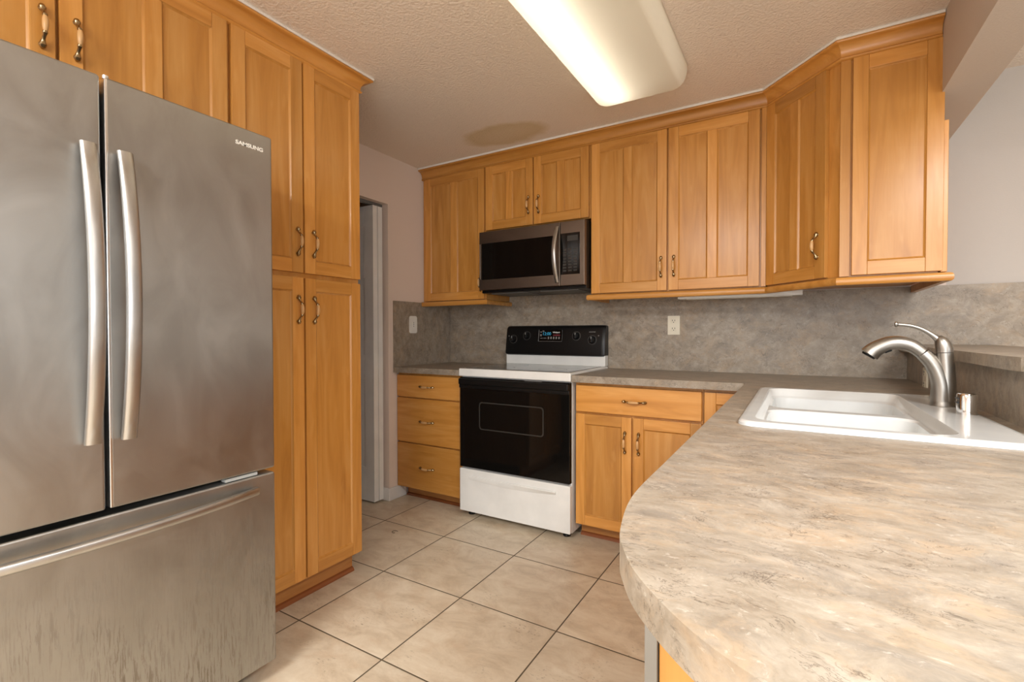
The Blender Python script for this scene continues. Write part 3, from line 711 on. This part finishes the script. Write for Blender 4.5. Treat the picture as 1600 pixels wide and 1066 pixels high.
for x_, z_ in ((-1.790, 1.125), (-1.110, 1.128)):
    mb = MB(FC); a, b = fc(x_, z_); mb.lathe([(.0001, .0), (.004, 0), (.004, -.001), (.0001, -.0012)], (a, 0, b), 'y', 12); mb.build('indicator_light', 'print_grey', cp)
for x_ in (RX0+.05, RX1-.05):
    for y_ in (RY+.065, 2.96):
        mb = MB(); mb.lathe([(.0001, 0), (.021, 0), (.023, .006), (.019, .013), (.009, .016), (.009, .034)], (x_, y_, 0), n=16); mb.build('foot', 'black', t)

# ------------------------------------------------------------------ microwave
MX0, MX1, MY, MZ0, MZ1 = -1.824, -1.074, 2.645, 1.425, 1.816
FM = Matrix.Translation((MX0, MY, 0)); MW = MX1-MX0
t = thing('microwave', 'over-the-range stainless microwave with black window, above the stove', 'microwave', ((MX0+MX1)/2, 2.85, MZ0))
bx('housing', 'black', t, MX0+.002, MX1-.002, MY+.030, YW-.014, MZ0-.012, MZ1+.006, .003)
mb = MB(FM); mb.box(0, .590, 0, .030, MZ0+.005, MZ1, .004, 3); md = mb.build('door', 'steel_warm', t)
mb = MB(FM); mb.box(.592, MW, 0, .030, MZ0+.005, MZ1, .004, 3); mp = mb.build('control_side', 'steel_warm', t)
mb = MB(FM); mb.box(.022, .560, -.0015, .004, MZ0+.074, MZ1-.078, .001); mb.build('window', 'black_glass', md)
mb = MB(FM); mb.box(.006, .0085, -.002, .002, MZ0+.08, MZ1-.08); mb.build('edge_trim', 'bright_trim', md)
mb = MB(FM); mb.box(.596, .720, -.0015, .004, MZ0+.072, MZ1-.072, .001); kp = mb.build('keypad', 'black_glass', mp)
mb = MB(FM)
for i in range(3):
    for j in range(8): mb.box(.612+i*.034, .634+i*.034, -.0022, -.0012, MZ0+.090+j*.018, MZ0+.099+j*.018)
mb.build('key_print', 'print_dim', kp)
mb = MB(FM); mb.box(.640, .708, -.0022, -.0012, MZ1-.120, MZ1-.088); mb.build('dial_print', 'print_dim', kp)
mb = MB(FM); n = 26; rings = []
for i in range(n+1):
    s_ = i/n; z_ = MZ0+.026+s_*(MZ1-MZ0-.052); o_ = .006+.050*math.sin(math.pi*s_)**.9
    rings.append([(.575+.0135*math.copysign(abs(math.cos(q))**.7, math.cos(q)), -o_-.008*math.sin(q), z_) for q in [2*math.pi*k/16 for k in range(16)]])
mb.loft(rings); mb.build('handle', 'steel_handle', md)
for a in (.05, .42):
    mb = MB(); mb.box(MX0+a, MX0+a+.26, 2.72, 2.95, MZ0-.016, MZ0-.011); mb.build('grease_filter', 'grey_side', t)

# ------------------------------------------------------------------ ceiling light
LX0, LX1, LY0, LY1 = -.868, -.430, 1.085, 2.325
t = thing('ceiling_light', 'long fluorescent ceiling fixture with a milky wraparound cover', 'ceiling light', ((LX0+LX1)/2, (LY0+LY1)/2, ZC))
bx('pan', 'enamel', t, LX0+.03, LX1-.03, LY0+.03, LY1-.03, ZC-.016, ZC-.0005)
mb = MB(); rings = []
for k in range(9):
    q = math.radians(90*k/8); ins = .040*(1-math.cos(q)); z_ = ZC-.001-.088*math.sin(q)
    rings.append([(x, y, z_) for x, y in rrect(LX0+ins, LX1-ins, LY0+ins, LY1-ins, max(.03, .060-ins*.5), 8)])
rings.append([(x, y, ZC-.092) for x, y in rrect(LX0+.11, LX1-.11, LY0+.11, LY1-.11, .03, 8)])
mb.loft(rings, False, True); mb.build('diffuser', 'lens', t)
for x_ in (-.775, -.725):
    mb = MB(); mb.tube([(x_, LY0+.05, ZC-.034), (x_, LY1-.05, ZC-.034)], .016, 12); mb.build('tube', 'tube', t)
# under-cabinet light
t = thing('under_cabinet_light', 'slim white strip light fixed beneath the right-hand wall cabinets', 'light', (-.28, 2.82, 1.36))
bx('housing', 'white_plastic', t, -.575, .024, 2.785, 2.86, 1.334, 1.376, .003)
bx('lens', 'lens', t, -.53, -.02, 2.792, 2.85, 1.330, 1.3345)
mb = MB(); mb.box(-.142, -.122, 2.78, 2.787, 1.342, 1.352, .002); mb.build('switch', 'white_plastic', t)
# puck fixture under left cabinet
# ------------------------------------------------------------------ outlets
def outlet(label, m_, mat, duplex, loc, w=.072, h=.116, rad=.004):
    t = thing('wall_outlet' if duplex else 'wall_plate', label, 'outlet' if duplex else 'wall plate', loc)
    mb = MB(m_ @ RX90); mb.prism(rrect(-w/2, w/2, -h/2, h/2, rad), 0, .0045); mb.prism(rrect(-w/2+.003, w/2-.003, -h/2+.003, h/2-.003, rad), .0045, .006)
    pl = mb.build('plate', mat, t)
    if duplex:
        for zz in (.026, -.022):
            mb = MB(m_); mb.box(-.016, .016, -.0075, -.005, zz-.014, zz+.014, .002); rc = mb.build('receptacle', mat, t)
            mb = MB(m_); mb.box(-.0085, -.0055, -.0082, -.0070, zz-.001, zz+.008); mb.box(.0055, .0085, -.0082, -.0070, zz-.001, zz+.008); mb.box(-.0025, .0025, -.0082, -.0070, zz-.010, zz-.005); mb.build('slots', 'dark_gap', rc)
    else:
        mb = MB(m_); mb.box(-.009, .009, -.0078, -.005, -.020, .020, .002); mb.build('insert', mat, t)
        mb = MB(m_)
        for zz in (.014, .002, -.012): mb.box(-.003, .003, -.0084, -.0072, zz-.003, zz+.003)
        mb.build('slots', 'print_grey', t)
outlet('ivory duplex outlet on the back wall backsplash, right of the range', Matrix.Translation((-.649, YW-.012, 1.192)), 'ivory', True, (-.649, YW-.012, 1.192))
outlet('ivory duplex outlet on the low wall just behind the faucet', face_frame(XK, 2.625, .950, -90), 'ivory', True, (XK, 2.625, .950), .072, .095)
outlet('rounded white wall plate on the left wall backsplash', face_frame(XL+.012, 2.607, 1.208, 90), 'white_plastic', False, (XL+.012, 2.607, 1.208), .078, .124, .016)

# ------------------------------------------------------------------ scrap on the floor
pts = [(-1.981+.018*math.cos(q), 2.013+.015*math.sin(q), .0022+.0015*math.sin(q*2)**2) for q in [math.radians(60+250*k/14) for k in range(15)]]
mb = MB(); mb.tube(pts, [.0016]*15, 8); o = mb.build('curled_scrap', 'seam', None, 'tiny dark curled scrap lying on the floor tile in front of the drawer cabinet', 'scrap')
